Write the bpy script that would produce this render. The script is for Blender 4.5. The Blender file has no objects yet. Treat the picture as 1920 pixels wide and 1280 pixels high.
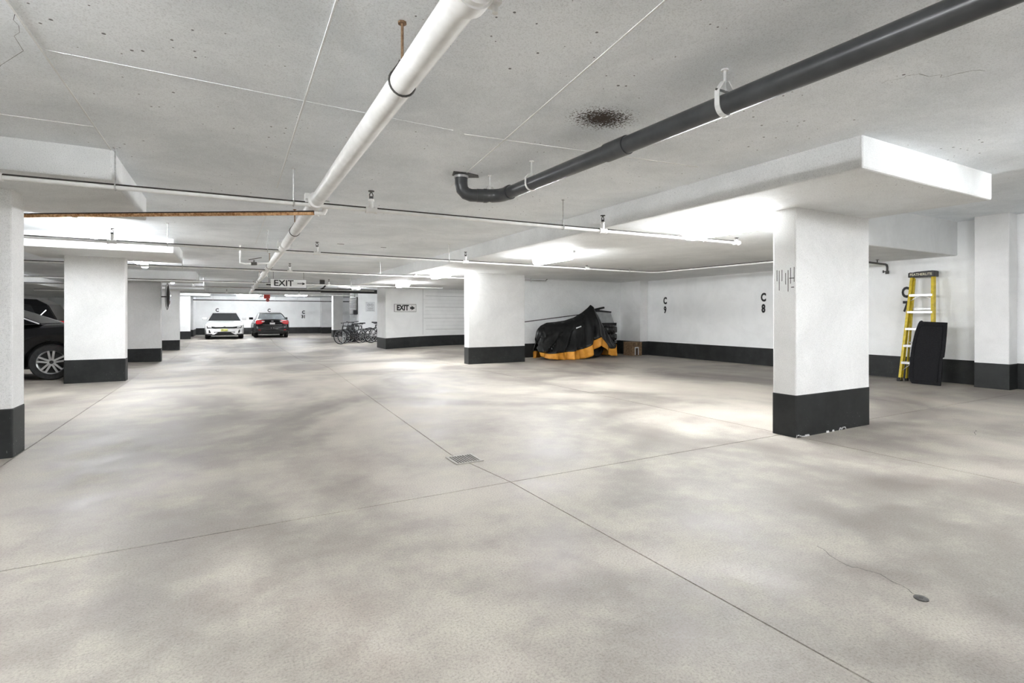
import bpy, bmesh, math, random
from mathutils import Vector, Matrix
from math import sin, cos, pi, radians, sqrt
random.seed(7)
scene = bpy.context.scene
COL = scene.collection

# ------------------------------------------------------------------ camera, world, exposure
cam_d = bpy.data.cameras.new('camera'); cam = bpy.data.objects.new('camera', cam_d); COL.objects.link(cam)
cam.location = (0, 0, 1.2); cam.rotation_euler = (pi/2, 0, -math.atan(535/975))
cam_d.sensor_width = 36; cam_d.lens = 36*975/1920; cam_d.shift_y = -48/1920; cam_d.clip_start = 0.05; cam_d.clip_end = 200
scene.camera = cam
world = bpy.data.worlds.new('world'); scene.world = world; world.use_nodes = True
world.node_tree.nodes['Background'].inputs[0].default_value = (0.9, 0.95, 1.0, 1)
world.node_tree.nodes['Background'].inputs[1].default_value = 0.05
scene.view_settings.view_transform = 'Standard'; scene.view_settings.look = 'None'
scene.view_settings.gamma = 1.0; scene.view_settings.use_curve_mapping = False
scene.view_settings.exposure = 3.22
scene.cycles.use_light_tree = False
scene.cycles.max_bounces = 6; scene.cycles.diffuse_bounces = 5; scene.cycles.glossy_bounces = 3; scene.cycles.transmission_bounces = 2
scene.cycles.caustics_reflective = False; scene.cycles.caustics_refractive = False
LAMP = 15.0          # radiance of the fluorescent diffusers

# ------------------------------------------------------------------ helpers
def smooth(a, b, x):
    t = min(1, max(0, (x-a)/(b-a))); return t*t*(3-2*t)
def lerp(a, b, t): return a+(b-a)*t
def fz(x, y):                       # the slab falls a little towards the middle of the aisle further in
    s = smooth(13, 18.5, y)*(1-smooth(27, 31, y))
    xf = smooth(-4.5, -2.2, x)*(1-smooth(1, 8.5, x))
    return -(0.22*s*xf + 0.04*smooth(27, 31, y))

class MB:
    def __init__(s): s.v = []; s.f = []
    def add(s, vs, fs):
        n = len(s.v); s.v += [tuple(p) for p in vs]; s.f += [tuple(i+n for i in f) for f in fs]; return s
    def box(s, x0, x1, y0, y1, z0, z1):
        return s.add([(x0,y0,z0),(x1,y0,z0),(x1,y1,z0),(x0,y1,z0),(x0,y0,z1),(x1,y0,z1),(x1,y1,z1),(x0,y1,z1)],
                     [(0,3,2,1),(4,5,6,7),(0,1,5,4),(1,2,6,5),(2,3,7,6),(3,0,4,7)])
    def beam(s, a, b, w, h, up=(0,0,1)):          # a rectangular bar from a to b
        a = Vector(a); b = Vector(b); d = (b-a).normalized(); u = Vector(up)
        if abs(d.dot(u)) > .98: u = Vector((0,1,0))
        r = d.cross(u).normalized(); u = r.cross(d).normalized()
        vs = [p+r*sx*w/2+u*sz*h/2 for p in (a, b) for sx, sz in ((-1,-1),(1,-1),(1,1),(-1,1))]
        return s.add(vs, [(0,1,2,3),(7,6,5,4),(0,4,5,1),(1,5,6,2),(2,6,7,3),(3,7,4,0)])
    def tube(s, pts, r, n=12, cap=True, closed=False):
        pts = [Vector(p) for p in pts]; m = len(pts); rs = r if isinstance(r, (list, tuple)) else [r]*m
        ref = None; vs = []
        for i in range(m):
            if closed: t = (pts[(i+1) % m]-pts[i-1]).normalized()
            elif i == 0: t = (pts[1]-pts[0]).normalized()
            elif i == m-1: t = (pts[-1]-pts[-2]).normalized()
            else: t = ((pts[i]-pts[i-1]).normalized()+(pts[i+1]-pts[i]).normalized()).normalized()
            if ref is None:
                ref = Vector((0,0,1)) if abs(t.z) < .9 else Vector((1,0,0))
            u = (ref-t*ref.dot(t)).normalized(); w = t.cross(u); ref = u
            for k in range(n):
                a = 2*pi*k/n; vs.append(pts[i]+(u*cos(a)+w*sin(a))*rs[i])
        fs = []
        for i in range(m if closed else m-1):
            j = (i+1) % m
            for k in range(n): fs.append((i*n+k, i*n+(k+1) % n, j*n+(k+1) % n, j*n+k))
        if cap and not closed: fs += [tuple(range(n))[::-1], tuple((m-1)*n+k for k in range(n))]
        return s.add(vs, fs)
    def lathe(s, prof, c=(0,0,0), axis='z', n=24, closed=False):      # prof of (radius, height)
        vs = []; fs = []; m = len(prof)
        for k in range(n):
            a = 2*pi*k/n
            for r, h in prof:
                p = (r*cos(a), r*sin(a), h)
                if axis == 'y': p = (p[0], h, p[1])
                elif axis == 'x': p = (h, p[0], p[1])
                vs.append((p[0]+c[0], p[1]+c[1], p[2]+c[2]))
        for k in range(n):
            q = (k+1) % n
            for i in range(m if closed else m-1):
                j = (i+1) % m
                fs.append((k*m+i, q*m+i, q*m+j, k*m+j))
        return s.add(vs, fs)
    def prism(s, poly, fn, d0, d1):               # polygon extruded: fn(u,v,d) -> point
        n = len(poly); vs = [fn(u, v, d0) for u, v in poly]+[fn(u, v, d1) for u, v in poly]
        return s.add(vs, [tuple(range(n))[::-1], tuple(range(n, 2*n))]+[(i, (i+1) % n, n+(i+1) % n, n+i) for i in range(n)])
    def mesh(s, name, off=(0,0,0)):
        me = bpy.data.meshes.new(name)
        me.from_pydata([(p[0]-off[0], p[1]-off[1], p[2]-off[2]) for p in s.v], [], s.f)
        bm = bmesh.new(); bm.from_mesh(me); bmesh.ops.remove_doubles(bm, verts=bm.verts, dist=1e-6)
        bmesh.ops.recalc_face_normals(bm, faces=bm.faces); bm.to_mesh(me); bm.free(); return me
    def build(s, name, m, parent=None, sm=False, bevel=0, world=True):
        off = (0,0,0)
        if parent is not None and world:
            r = parent
            while r.parent: r = r.parent
            off = tuple(r.location)
        me = s.mesh(name, off); me.materials.append(M[m])
        if sm:
            me.polygons.foreach_set('use_smooth', [True]*len(me.polygons))
            try: me.set_sharp_from_angle(angle=radians(40))
            except Exception: pass
        o = bpy.data.objects.new(name, me); COL.objects.link(o); o.parent = parent
        if bevel:
            b = o.modifiers.new('bevel', 'BEVEL'); b.width = bevel; b.segments = 2; b.limit_method = 'ANGLE'; b.angle_limit = radians(35)
        return o

def tag(o, label=None, cat=None, group=None, kind=None):
    if label: o['label'] = label
    if cat: o['category'] = cat
    if group: o['group'] = group
    if kind: o['kind'] = kind
    return o
def thing(name, label, cat, loc=(0,0,0), rotz=0, group=None, kind=None):
    o = bpy.data.objects.new(name, None); COL.objects.link(o); o.empty_display_size = .1
    o.location = loc; o.rotation_euler = (0, 0, rotz); return tag(o, label, cat, group, kind)
def copy_tree(o, parent=None):
    c = o.copy(); COL.objects.link(c); c.parent = parent
    for ch in list(o.children): copy_tree(ch, c)
    return c
def arc(c, r, a0, a1, n, plane='xz'):
    out = []
    for i in range(n+1):
        a = lerp(a0, a1, i/n); u, v = r*cos(a), r*sin(a)
        out.append({'xz': (c[0]+u, c[1], c[2]+v), 'yz': (c[0], c[1]+u, c[2]+v), 'xy': (c[0]+u, c[1]+v, c[2])}[plane])
    return out
def text(name, s, m, origin, ax, ay, size, parent, sx=1.0, bold=0.0, depth=.002, space=1.0):
    cu = bpy.data.curves.new(name, 'FONT'); cu.body = s; cu.size = size; cu.align_x = 'CENTER'; cu.align_y = 'CENTER'
    cu.offset = bold*size; cu.extrude = depth; cu.space_character = space; cu.resolution_u = 3
    t = bpy.data.objects.new(name+'_tmp', cu); COL.objects.link(t)
    dg = bpy.context.evaluated_depsgraph_get(); dg.update()
    me = bpy.data.meshes.new_from_object(t.evaluated_get(dg)); bpy.data.objects.remove(t); bpy.data.curves.remove(cu)
    ax = Vector(ax).normalized(); ay = Vector(ay).normalized(); az = ax.cross(ay)
    r = parent
    while r and r.parent: r = r.parent
    off = Vector(r.location) if r else Vector((0,0,0))
    O = Vector(origin)
    for v in me.vertices: v.co = O+ax*v.co.x*sx+ay*v.co.y+az*v.co.z-off
    me.materials.clear(); me.materials.append(M[m])
    o = bpy.data.objects.new(name, me); COL.objects.link(o); o.parent = parent
    return o

# ------------------------------------------------------------------ materials
M = {}
def mat(name, col, rough=.6, metal=0, spec=.5, emit=None, coat=0):
    m = bpy.data.materials.new(name); m.use_nodes = True; b = m.node_tree.nodes['Principled BSDF']
    b.inputs['Base Color'].default_value = (*col, 1); b.inputs['Roughness'].default_value = rough; b.inputs['Metallic'].default_value = metal
    b.inputs['Specular IOR Level'].default_value = spec; b.inputs['Coat Weight'].default_value = coat
    if emit: b.inputs['Emission Color'].default_value = (*emit[0], 1); b.inputs['Emission Strength'].default_value = emit[1]
    M[name] = m; return m
class NT:
    def __init__(s, m): s.t = m.node_tree; s.b = s.t.nodes['Principled BSDF']; s.co = s.n('ShaderNodeTexCoord').outputs['Object']
    def n(s, k, **kw):
        x = s.t.nodes.new(k)
        for a, v in kw.items(): setattr(x, a, v)
        return x
    def l(s, a, b): s.t.links.new(a, b)
    def vec(s, scale, rot=0):
        mp = s.n('ShaderNodeMapping'); mp.inputs['Scale'].default_value = scale; mp.inputs['Rotation'].default_value = (0,0,rot); s.l(s.co, mp.inputs[0]); return mp.outputs[0]
    def noise(s, scale, detail=4, rough=.55, vec=None, dist=0):
        x = s.n('ShaderNodeTexNoise'); x.inputs['Scale'].default_value = scale; x.inputs['Detail'].default_value = detail
        x.inputs['Roughness'].default_value = rough; x.inputs['Distortion'].default_value = dist; s.l(vec or s.co, x.inputs['Vector']); return x.outputs['Fac']
    def ramp(s, fac, stops):
        r = s.n('ShaderNodeValToRGB'); e = r.color_ramp.elements
        while len(e) < len(stops): e.new(.5)
        for i, (p, c) in enumerate(stops): e[i].position = p; e[i].color = (*c, 1) if len(c) == 3 else c
        s.l(fac, r.inputs[0]); return r.outputs[0]
    def mix(s, fac, a, b, mode='MIX'):
        x = s.n('ShaderNodeMix', data_type='RGBA', blend_type=mode)
        for sock, v in ((x.inputs[0], fac), (x.inputs[6], a), (x.inputs[7], b)):
            if isinstance(v, (int, float)): sock.default_value = v
            elif isinstance(v, tuple): sock.default_value = (*v, 1)
            else: s.l(v, sock)
        return x.outputs[2]
    def math(s, op, a, b=None, clamp=False):
        x = s.n('ShaderNodeMath', operation=op, use_clamp=clamp)
        for i, v in enumerate((a, b)):
            if v is None: continue
            if isinstance(v, (int, float)): x.inputs[i].default_value = v
            else: s.l(v, x.inputs[i])
        return x.outputs[0]
    def pits(s, scale, size, mask, lo, hi):      # scattered air holes in cast concrete, 1 inside a hole
        v = s.n('ShaderNodeTexVoronoi'); v.inputs['Scale'].default_value = scale; s.l(s.co, v.inputs['Vector'])
        w = s.n('ShaderNodeSeparateColor'); s.l(v.outputs['Color'], w.inputs[0])
        rad = s.math('MULTIPLY', s.math('POWER', w.outputs[0], 3), size)
        m = s.ramp(mask, [(lo, (0,0,0)), (hi, (1,1,1))])
        rad = s.math('MULTIPLY', rad, m)
        return s.math('LESS_THAN', v.outputs['Distance'], rad)
    def bump(s, h, strength, dist=.01):
        x = s.n('ShaderNodeBump'); x.inputs['Strength'].default_value = strength; x.inputs['Distance'].default_value = dist
        s.l(h, x.inputs['Height']); s.l(x.outputs[0], s.b.inputs['Normal'])

def make_floor():
    m = mat('floor_concrete', (.5,.47,.43), .6); t = NT(m)
    big = t.noise(.42, 3, .6, t.vec((1,.75,1), .5), .8)
    mid = t.noise(1.7, 4, .7)
    fine = t.noise(100, 2, .8)
    s1 = t.math('ADD', t.math('MULTIPLY', big, .62), t.math('MULTIPLY', mid, .38))
    c = t.ramp(s1, [(.35, (.15,.131,.117)), (.445, (.24,.217,.193)), (.53, (.365,.333,.291)), (.64, (.47,.434,.378))])
    c = t.mix(1.0, c, t.ramp(mid, [(.36, (1.02,.99,.985)), (.5, (1,1,1)), (.64, (.985,1.0,.98))]), 'MULTIPLY')
    c = t.mix(1.0, c, t.ramp(fine, [(.25, (.62,.62,.62)), (.48, (1,1,1)), (.75, (1.22,1.22,1.22))]), 'MULTIPLY')
    c = t.mix(t.math('MULTIPLY', t.pits(14, .05, big, .5, .62), .75), c, (.05,.045,.04))
    t.l(c, t.b.inputs['Base Color'])
    t.l(t.ramp(mid, [(.35, (.45,.45,.45)), (.65, (.68,.68,.68))]), t.b.inputs['Roughness'])
    t.bump(fine, .16, .004)
make_floor()
def make_concrete(name, lo, hi, pit, rough=.75, pscale=26, psize=.17, rust=False, mlo=.45, mhi=.62):
    m = mat(name, hi, rough, spec=.3); t = NT(m)
    a = t.noise(1.1, 5, .68, None, .4)
    c = t.ramp(a, [(.36, lo), (.6, hi)])
    c = t.mix(1.0, c, t.ramp(t.noise(150, 1, .6), [(.28, (.82,.82,.82)), (.48, (1,1,1)), (.75, (1.05,1.05,1.05))]), 'MULTIPLY')
    if pit > 0:
        c = t.mix(t.math('MULTIPLY', t.pits(pscale, psize, a, mlo, mhi), pit), c, (.05,.05,.05))
    if rust:                                   # the sooty brown stain above the drain pipe
        gm = t.n('ShaderNodeVectorMath', operation='SUBTRACT'); t.l(t.co, gm.inputs[0]); gm.inputs[1].default_value = (2.19, 2.74, 2.51)
        sc = t.n('ShaderNodeVectorMath', operation='MULTIPLY'); t.l(gm.outputs[0], sc.inputs[0]); sc.inputs[1].default_value = (5.2, 6.6, 0)
        ln = t.n('ShaderNodeVectorMath', operation='LENGTH'); t.l(sc.outputs[0], ln.inputs[0])
        sp = t.noise(75, 2, .7)
        f = t.math('SUBTRACT', t.math('ADD', .95, t.math('MULTIPLY', t.math('SUBTRACT', sp, .5), 3.0)), t.math('MULTIPLY', ln.outputs['Value'], .9))
        c = t.mix(t.math('MULTIPLY', f, 2.5, True), c, (.055,.038,.028))
    t.l(c, t.b.inputs['Base Color'])
make_concrete('ceiling_concrete', (.735,.77,.80), (.865,.895,.925), .85, rust=True, pscale=22, psize=.20, mlo=.44, mhi=.58)
make_concrete('soffit_paint', (.68,.69,.69), (.78,.79,.79), .8, mlo=.5, mhi=.64)
make_concrete('white_paint', (.76,.76,.755), (.85,.85,.845), .65, pscale=30, psize=.13, mlo=.48, mhi=.62)
make_concrete('wall_paint', (.86,.87,.87), (.94,.95,.95), .4, pscale=22, psize=.10, mlo=.52, mhi=.66)
make_concrete('dark_joint', (.03,.028,.026), (.05,.047,.044), 0)
def make_black_band():
    m = mat('black_paint', (.018,.02,.02), .55, spec=.4); t = NT(m)
    n = t.noise(3.5, 4, .65); c = t.ramp(n, [(.35, (.009,.010,.010)), (.7, (.022,.0235,.0235))])
    c = t.mix(t.pits(55, .2, n, .42, .62), c, (.32,.31,.30)); t.l(c, t.b.inputs['Base Color'])
make_black_band()
def noisy(name, a, b, scale, rough=.5, metal=0, bump=0, **k):
    m = mat(name, a, rough, metal, **k); t = NT(m); n = t.noise(scale, 3, .6)
    t.l(t.ramp(n, [(.35, a), (.65, b)]), t.b.inputs['Base Color'])
    if bump: t.bump(n, bump, .003)
    return m
noisy('pipe_white', (.74,.735,.72), (.84,.835,.825), 9, .42)
noisy('pipe_grey', (.045,.047,.05), (.065,.067,.07), 6, .32)
noisy('pipe_dark', (.012,.012,.013), (.03,.03,.031), 6, .35)
noisy('rust', (.36,.15,.045), (.78,.50,.27), 38, .8, bump=.4)
noisy('rust_rod', (.14,.075,.035), (.26,.16,.09), 60, .7)
noisy('dark_brown', (.022,.019,.017), (.05,.042,.036), 30, .9)  # dark brown of the strips on the pipe tops
noisy('steel', (.42,.42,.42), (.62,.62,.62), 30, .38, .85)
noisy('iron', (.055,.052,.05), (.11,.105,.10), 40, .55, .5)
noisy('aluminium', (.68,.68,.69), (.82,.82,.83), 25, .35, .6)
noisy('hanger_white', (.68,.68,.67), (.8,.8,.79), 20, .5)
noisy('ladder_yellow', (.50,.37,.012), (.70,.54,.03), 14, .45)
noisy('ladder_cap', (.018,.016,.018), (.035,.032,.034), 20, .5)
noisy('cover_black', (.005,.0053,.0056), (.011,.0115,.012), 5, .38, bump=.15, spec=.35)
noisy('cover_orange', (.62,.25,.018), (.78,.36,.04), 7, .55, bump=.15)
noisy('felt_black', (.008,.008,.009), (.022,.022,.024), 120, .95, bump=.5, spec=.2)
noisy('plastic_black', (.010,.010,.011), (.022,.022,.023), 9, .22, bump=.5)
noisy('rubber', (.011,.011,.012), (.024,.024,.025), 25, .75)
noisy('grey_board', (.30,.31,.315), (.38,.39,.395), 8, .5)
noisy('grate_iron', (.13,.125,.12), (.22,.21,.20), 40, .6)
noisy('grate_rim', (.34,.325,.30), (.42,.40,.37), 30, .7)
noisy('cardboard', (.17,.105,.055), (.27,.175,.10), 22, .85)
noisy('card_print', (.045,.03,.02), (.09,.06,.04), 60, .85)
noisy('sign_white', (.78,.78,.77), (.85,.85,.84), 3, .5)
noisy('paper', (.66,.67,.68), (.76,.77,.78), 3, .6)
mat('print_black', (.012,.012,.012), .6)
mat('print_grey', (.25,.25,.25), .6)
mat('print_cream', (.72,.68,.50), .6)
noisy('car_black', (.004,.004,.005), (.007,.007,.008), 2, .2, coat=.25, spec=.3)
noisy('car_white', (.80,.80,.80), (.86,.86,.86), 2, .22, coat=.8)
mat('car_glass', (.012,.014,.016), .05, spec=.8)
mat('car_glass_grey', (.11,.12,.125), .06, spec=.8)
mat('car_trim', (.012,.012,.012), .45)
mat('chrome', (.82,.82,.84), .12, 1)
noisy('alloy', (.55,.56,.57), (.68,.69,.70), 8, .28, .9)
mat('tail_red', (.78,.010,.022), .15, coat=1.0)
mat('lamp_clear', (.80,.80,.82), .1)
mat('plate_white', (.78,.78,.78), .5)
mat('plate_yellow', (.70,.72,.22), .5)
noisy('red_paint', (.50,.03,.02), (.62,.06,.04), 15, .4)
noisy('mirror_back', (.045,.043,.04), (.07,.068,.063), 10, .55)
mat('mirror_face', (.85,.86,.87), .03, 1)
mat('lamp_diffuser', (.9,.9,.9), .4, emit=((.955,.98,1.0), LAMP))
noisy('lamp_housing', (.78,.78,.77), (.84,.84,.83), 4, .45)
noisy('frame_white', (.80,.80,.81), (.88,.88,.89), 12, .3)
noisy('frame_dark', (.012,.012,.014), (.03,.03,.033), 12, .3)

# ------------------------------------------------------------------ the setting: floor
CEIL, SOFF, HIGH = 2.51, 2.27, 2.87
def jx(k, y):
    if k == 0: return -9.2
    if k == 1: return -5.3
    if k == 2: return -1.58
    if k == 3:
        if y < 3.3: return lerp(2.0, 1.80, (y+6)/9.3)
        if y < 4.2: return lerp(1.80, 1.70, (y-3.3)/.9)
        return lerp(1.70, 2.07, min(1, (y-4.2)/8.3))
    if k == 4: return 4.97
    if k == 5: return 8.2
    return 11.7
fl = thing('floor', 'bare stained concrete floor of the parking garage', 'floor', kind='structure')
b = MB(); NX, NY = 42, 92
gx = [lerp(-9.2, 11.7, i/NX) for i in range(NX+1)]; gy = [lerp(-6, 40, j/NY) for j in range(NY+1)]
b.add([(x, y, fz(x, y)-.016) for y in gy for x in gx], [(j*(NX+1)+i, j*(NX+1)+i+1, (j+1)*(NX+1)+i+1, (j+1)*(NX+1)+i) for j in range(NY) for i in range(NX)])
b.build('slab_bed', 'dark_joint', fl)
YJ = [-6, 3.3, 12.2, 21, 30, 40]
for r in range(5):
    for k in range(6):
        y0, y1 = YJ[r]+.0042, YJ[r+1]-.0042
        ys = [lerp(y0, y1, i/22) for i in range(23)]
        if k in (2, 3) and r == 1: ys = sorted(ys+[4.2])
        n = 9; vs = []; b = MB()
        for y in ys:
            xa, xb = jx(k, y)+.0042, jx(k+1, y)-.0042
            for i in range(n): x = lerp(xa, xb, i/(n-1)); vs.append((x, y, fz(x, y)))
        m_ = len(ys); fs = [(j*n+i, j*n+i+1, (j+1)*n+i+1, (j+1)*n+i) for j in range(m_-1) for i in range(n-1)]
        ring = [i for i in range(n)]+[j*n+n-1 for j in range(1, m_)]+[(m_-1)*n+i for i in range(n-2, -1, -1)]+[j*n for j in range(m_-2, 0, -1)]
        base = len(vs); vs += [(vs[i][0], vs[i][1], vs[i][2]-.03) for i in ring]
        L_ = len(ring); fs += [(ring[i], base+i, base+(i+1) % L_, ring[(i+1) % L_]) for i in range(L_)]
        b.add(vs, fs).build('slab', 'floor_concrete', fl)
def crack(parent, pts, z, w, name='crack', m='print_black', j=.012, flip=False):
    b = MB(); P = []
    for (a, c) in zip(pts[:-1], pts[1:]):
        for i in range(6): P.append((lerp(a[0], c[0], i/6)+random.uniform(-j, j), lerp(a[1], c[1], i/6)+random.uniform(-j, j)))
    P.append(pts[-1]); vs = []; fs = []
    for i, p in enumerate(P):
        ww = w*random.uniform(.4, 1)/2; q = P[min(i+1, len(P)-1)]; o = P[max(i-1, 0)]; d = Vector((q[0]-o[0], q[1]-o[1])).normalized()
        zz = z if z > 1 else fz(*p)+z
        vs += [(p[0]-d.y*ww, p[1]+d.x*ww, zz), (p[0]+d.y*ww, p[1]-d.x*ww, zz)]
        if i: fs.append((2*i-2, 2*i-1, 2*i+1, 2*i))
    b.add(vs, fs).build(name, m, parent)
crack(fl, [(2.70,1.62),(2.62,1.42),(2.66,1.28),(2.60,1.12)], .0012, .004)
crack(fl, [(6.2,2.6),(6.6,2.35),(6.9,2.45)], .0012, .006)

# ------------------------------------------------------------------ the setting: ceiling
ce = thing('ceiling', 'painted concrete ceiling slab with form seams and air holes', 'ceiling', kind='structure')
MB().box(-9.2, 4.03, -6, 40, CEIL, 2.62).box(4.03, 6.21, -6, 2.08, CEIL, 2.62).box(4.03, 11.7, 19.9, 40, CEIL, 2.62).build('slab', 'ceiling_concrete', ce)
MB().box(6.21, 11.7, -6, 4.3, HIGH, 2.98).build('slab', 'ceiling_concrete', ce)
MB().box(6.17, 6.21, -6, 2.08, 2.60, 2.9).build('slab_edge', 'ceiling_concrete', ce)
def seam(x0, y0, x1, y1, w=.009, h=.005, m='soffit_paint'):
    m = 'ceiling_concrete' if w <= .006 else m
    MB().beam((x0, y0, CEIL-h/2+.001), (x1, y1, CEIL-h/2+.001), w, h).build('form_seam', m, ce)
seam(-.80, -1, -.80, 5.12); seam(-1.29*3, 4.60, -.81, 4.55); seam(.40, 2.2, .45, 5.8, .010, .007); seam(.45, 7.2, .46, 10.5)
seam(1.55, 1.2, 1.99, 4.93); seam(1.5, 3.45, 3.64, 3.22); seam(-.8, 3.35, 1.4, 3.42, .006, .003); seam(1.76, 9.8, 1.88, 9.8, .03, .006, 'iron'); seam(2.58, 9.9, 2.68, 9.9, .03, .005, 'iron')
seam(2.0, 6.2, 4.0, 6.15, .006, .003); seam(-.75, 7.6, 3.9, 7.5, .006, .003)
crack(ce, [(3.22,1.55),(3.28,1.42),(3.42,1.36),(3.55,1.22)], CEIL-.0012, .004, j=.02)
crack(ce, [(-1.6,5.0),(-.9,3.4),(-.8,3.0)], CEIL-.0012, .003, j=.02)
so = thing('beam', 'wide dropped concrete soffit running beside the aisle over two pillars', 'beam', kind='structure')
P_ = [(4.03,2.08),(6.21,2.08),(6.21,4.3),(11.7,4.3),(11.7,19.9),(4.03,19.9)]
MB().prism(P_, lambda u, v, d: (u, v, d), SOFF, 2.95).build('soffit', 'soffit_paint', so, bevel=.018)
for i, (y0, y1, lab) in enumerate([(5.12,7.1,'dropped concrete pad above the pillar at the picture edge'),(10.55,12.55,'dropped concrete pad above the pillar beside the parked black cars'),
                              (18.0,20.1,'dropped concrete pad above the pillar with the round mirror'),(24.5,26.6,'dropped concrete pad second beyond the round mirror'),(32.2,34.2,'dropped concrete pad in front of the end wall')]):
    o = MB().box(-2.97, -.79, y0, y1, SOFF, 2.53).build('beam', 'soffit_paint', None, bevel=.015); tag(o, lab, 'beam', kind='structure')
o = MB().box(-9.2, -5.6, -6, 40, SOFF, 2.53).build('beam', 'soffit_paint', None, bevel=.015); tag(o, 'dropped concrete soffit along the wall behind the black cars', 'beam', kind='structure')
o = MB().box(-9.2, 5.4, 28.6, 29.2, SOFF+.02, 2.53).build('beam', 'soffit_paint', None, bevel=.015); tag(o, 'concrete cross beam over the far end of the aisle', 'beam', kind='structure')

# ------------------------------------------------------------------ the setting: walls and pillars
BAND = .42
def wall(name, label, boxes, bands, m='wall_paint', bevel=.012):
    t = thing(name, label, 'wall', kind='structure')
    b = MB()
    for q in boxes: b.box(*q)
    b.build('wall_face', m, t)
    for q in bands: MB().box(*q).build('painted_band', 'black_paint', t)
    return t
wr = wall('wall_right', 'white painted concrete wall with black base band and stencilled bay numbers', [(11.4,11.7,-6,20.2,-.1,2.95)], [(11.396,11.5,-6,13.0,-.02,BAND)])
for y0, y1 in ((3.5,3.95),(12.05,12.95)):
    MB().box(11.08, 11.5, y0, y1, -.1, 2.9).build('pilaster', 'white_paint', wr, bevel=.012)
    MB().box(11.076, 11.5, y0-.004, y1+.004, -.02, BAND).build('painted_band', 'black_paint', wr, bevel=.012)
wm = wall('wall_back', 'grey white concrete wall behind the covered motorcycle with rising ramp line', [(6.95,11.5,12.95,13.2,-.1,2.4)], [(6.95,11.1,12.946,13.0,-.02,BAND)])
MB().prism([(7.0,.96),(9.6,1.24),(9.6,1.265),(7.0,.985)], lambda u, v, d: (u, d, v), 12.935, 12.96).build('ramp_ledge', 'iron', wm)
MB().prism([(7.0,.40),(9.6,.40),(9.6,1.24),(7.0,.96)], lambda u, v, d: (u, d, v), 12.944, 12.97).build('ramp_face', 'wall_paint', wm)
we = wall('wall_exit', 'board marked concrete wall carrying the black and white wall sign', [(5.37,11.5,19.9,21.2,-.3,2.4)], [])
def hem(b, x0, x1, y0, y1, n=14):         # a base band that follows the sloping floor
    vs = []; fs = []
    for i in range(n+1):
        x = lerp(x0, x1, i/n)
        for y, z in ((y0, fz(x, y0)-.05), (y0, fz(x, y0)+BAND), (y1, fz(x, y0)+BAND), (y1, fz(x, y0)-.05)): vs.append((x, y, z))
    for i in range(n):
        for k in range(4): fs.append((i*4+k, i*4+(k+1) % 4, i*4+4+(k+1) % 4, i*4+4+k))
    fs += [(0,1,2,3), tuple(n*4+k for k in range(4))]
    return b.add(vs, fs)
hem(MB(), 5.366, 9.9, 19.896, 21.204).build('painted_band', 'black_paint', we)
for i in range(11):
    z = .66+i*.148
    MB().box(6.88+random.uniform(0,.1), 9.9-random.uniform(0,1.2), 19.896, 19.91, z, z+.010).build('board_mark', 'soffit_paint' if i % 3 else 'grey_board', we)
MB().box(6.862, 6.872, 19.896, 19.91, .45, 2.27).build('board_mark', 'grey_board', we)
wb = wall('wall_side', 'white wall behind the parked bicycles with a paper notice', [(5.88,11.5,27,29,-.3,2.55)], [(5.876,9,26.996,29.0,-.2,.30)])
MB().box(5.868, 5.90, 27.9, 29.0, -.1, 2.5).build('painted_end_shade', 'grey_board', wb)  # grey sheet that puts the shade of the end face into its colour
wend = wall('wall_far', 'white end wall behind the two parked sedans with stencilled letters', [(-9.2,11.7,39.5,39.8,-.3,2.6)], [(-2.0,9,39.496,39.6,-.2,.40)])
MB().box(5.9, 6.5, 38.6, 39.6, -.2, 2.52).build('pilaster', 'white_paint', wend); MB().box(5.896, 6.504, 38.596, 39.6, -.2, .40).build('painted_band', 'black_paint', wend)
wall('wall_left', 'grey concrete wall at the back of the black car bays', [(-9.4,-9.1,-6,40,-.3,2.6)], [(-9.12,-9.096,-6,40,-.1,BAND)])
wall('wall_rear', 'concrete wall behind the photographer', [(-9.4,11.7,-6.2,-5.9,-.1,2.95)], [(-9.2,11.5,-5.92,-5.896,-.02,BAND)])
wall('wall_stub', 'short white wall closing the bays next to the white sedan', [(-2.1,-1.75,36.5,39.6,-.3,2.55)], [(-2.104,-1.746,36.496,39.6,-.2,.36)])

def column(x0, x1, y0, y1, label, bot=-.05, top=SOFF+.03, band=BAND, shell='white_paint'):
    zf = fz((x0+x1)/2, y0)
    t = thing('column', label, 'column', ((x0+x1)/2, (y0+y1)/2, zf), kind='structure')
    MB().box(x0, x1, y0, y1, zf+bot, top).build('shaft', shell, t, bevel=.014)
    MB().box(x0-.004, x1+.004, y0-.004, y1+.004, zf-.04, zf+band).build('painted_band', 'black_paint', t, bevel=.014)
    return t
cr = column(4.91, 6.23, 3.14, 3.39, 'wide white concrete pillar with scuffed edge and chipped black base, nearest the camera')
column(5.25, 6.86, 11.80, 12.07, 'white concrete pillar with black base before the covered motorcycle')
column(-2.49, -1.59, 5.89, 6.19, 'white concrete pillar cut off by the picture edge')
column(-2.52, -1.64, 11.85, 12.10, 'white concrete pillar hiding the tail of the black sedan')
column(-2.72, -1.79, 19.4, 19.7, 'white concrete pillar with the round mirror on its corner')
column(-2.6, -1.72, 25.6, 25.9, 'slim white pillar directly beyond the pillar with the mirror')
column(-2.5, -1.70, 32.6, 32.9, 'white pillar by the corner next to the white sedan', top=2.3)
column(5.45, 6.0, 31.6, 32.2, 'white pillar between the dark sedan and the bicycles', top=2.53)
for k in range(7):                        # scrapes on the near pillar
    y = 3.16+.03*k+random.uniform(-.006, .006); z = 1.62-.02*(k % 3)+random.uniform(-.04, .04)
    MB().box(4.9085, 4.912, y, y+.006, z-random.uniform(.05,.22), z+.04).build('scuff', 'iron', cr)
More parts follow.
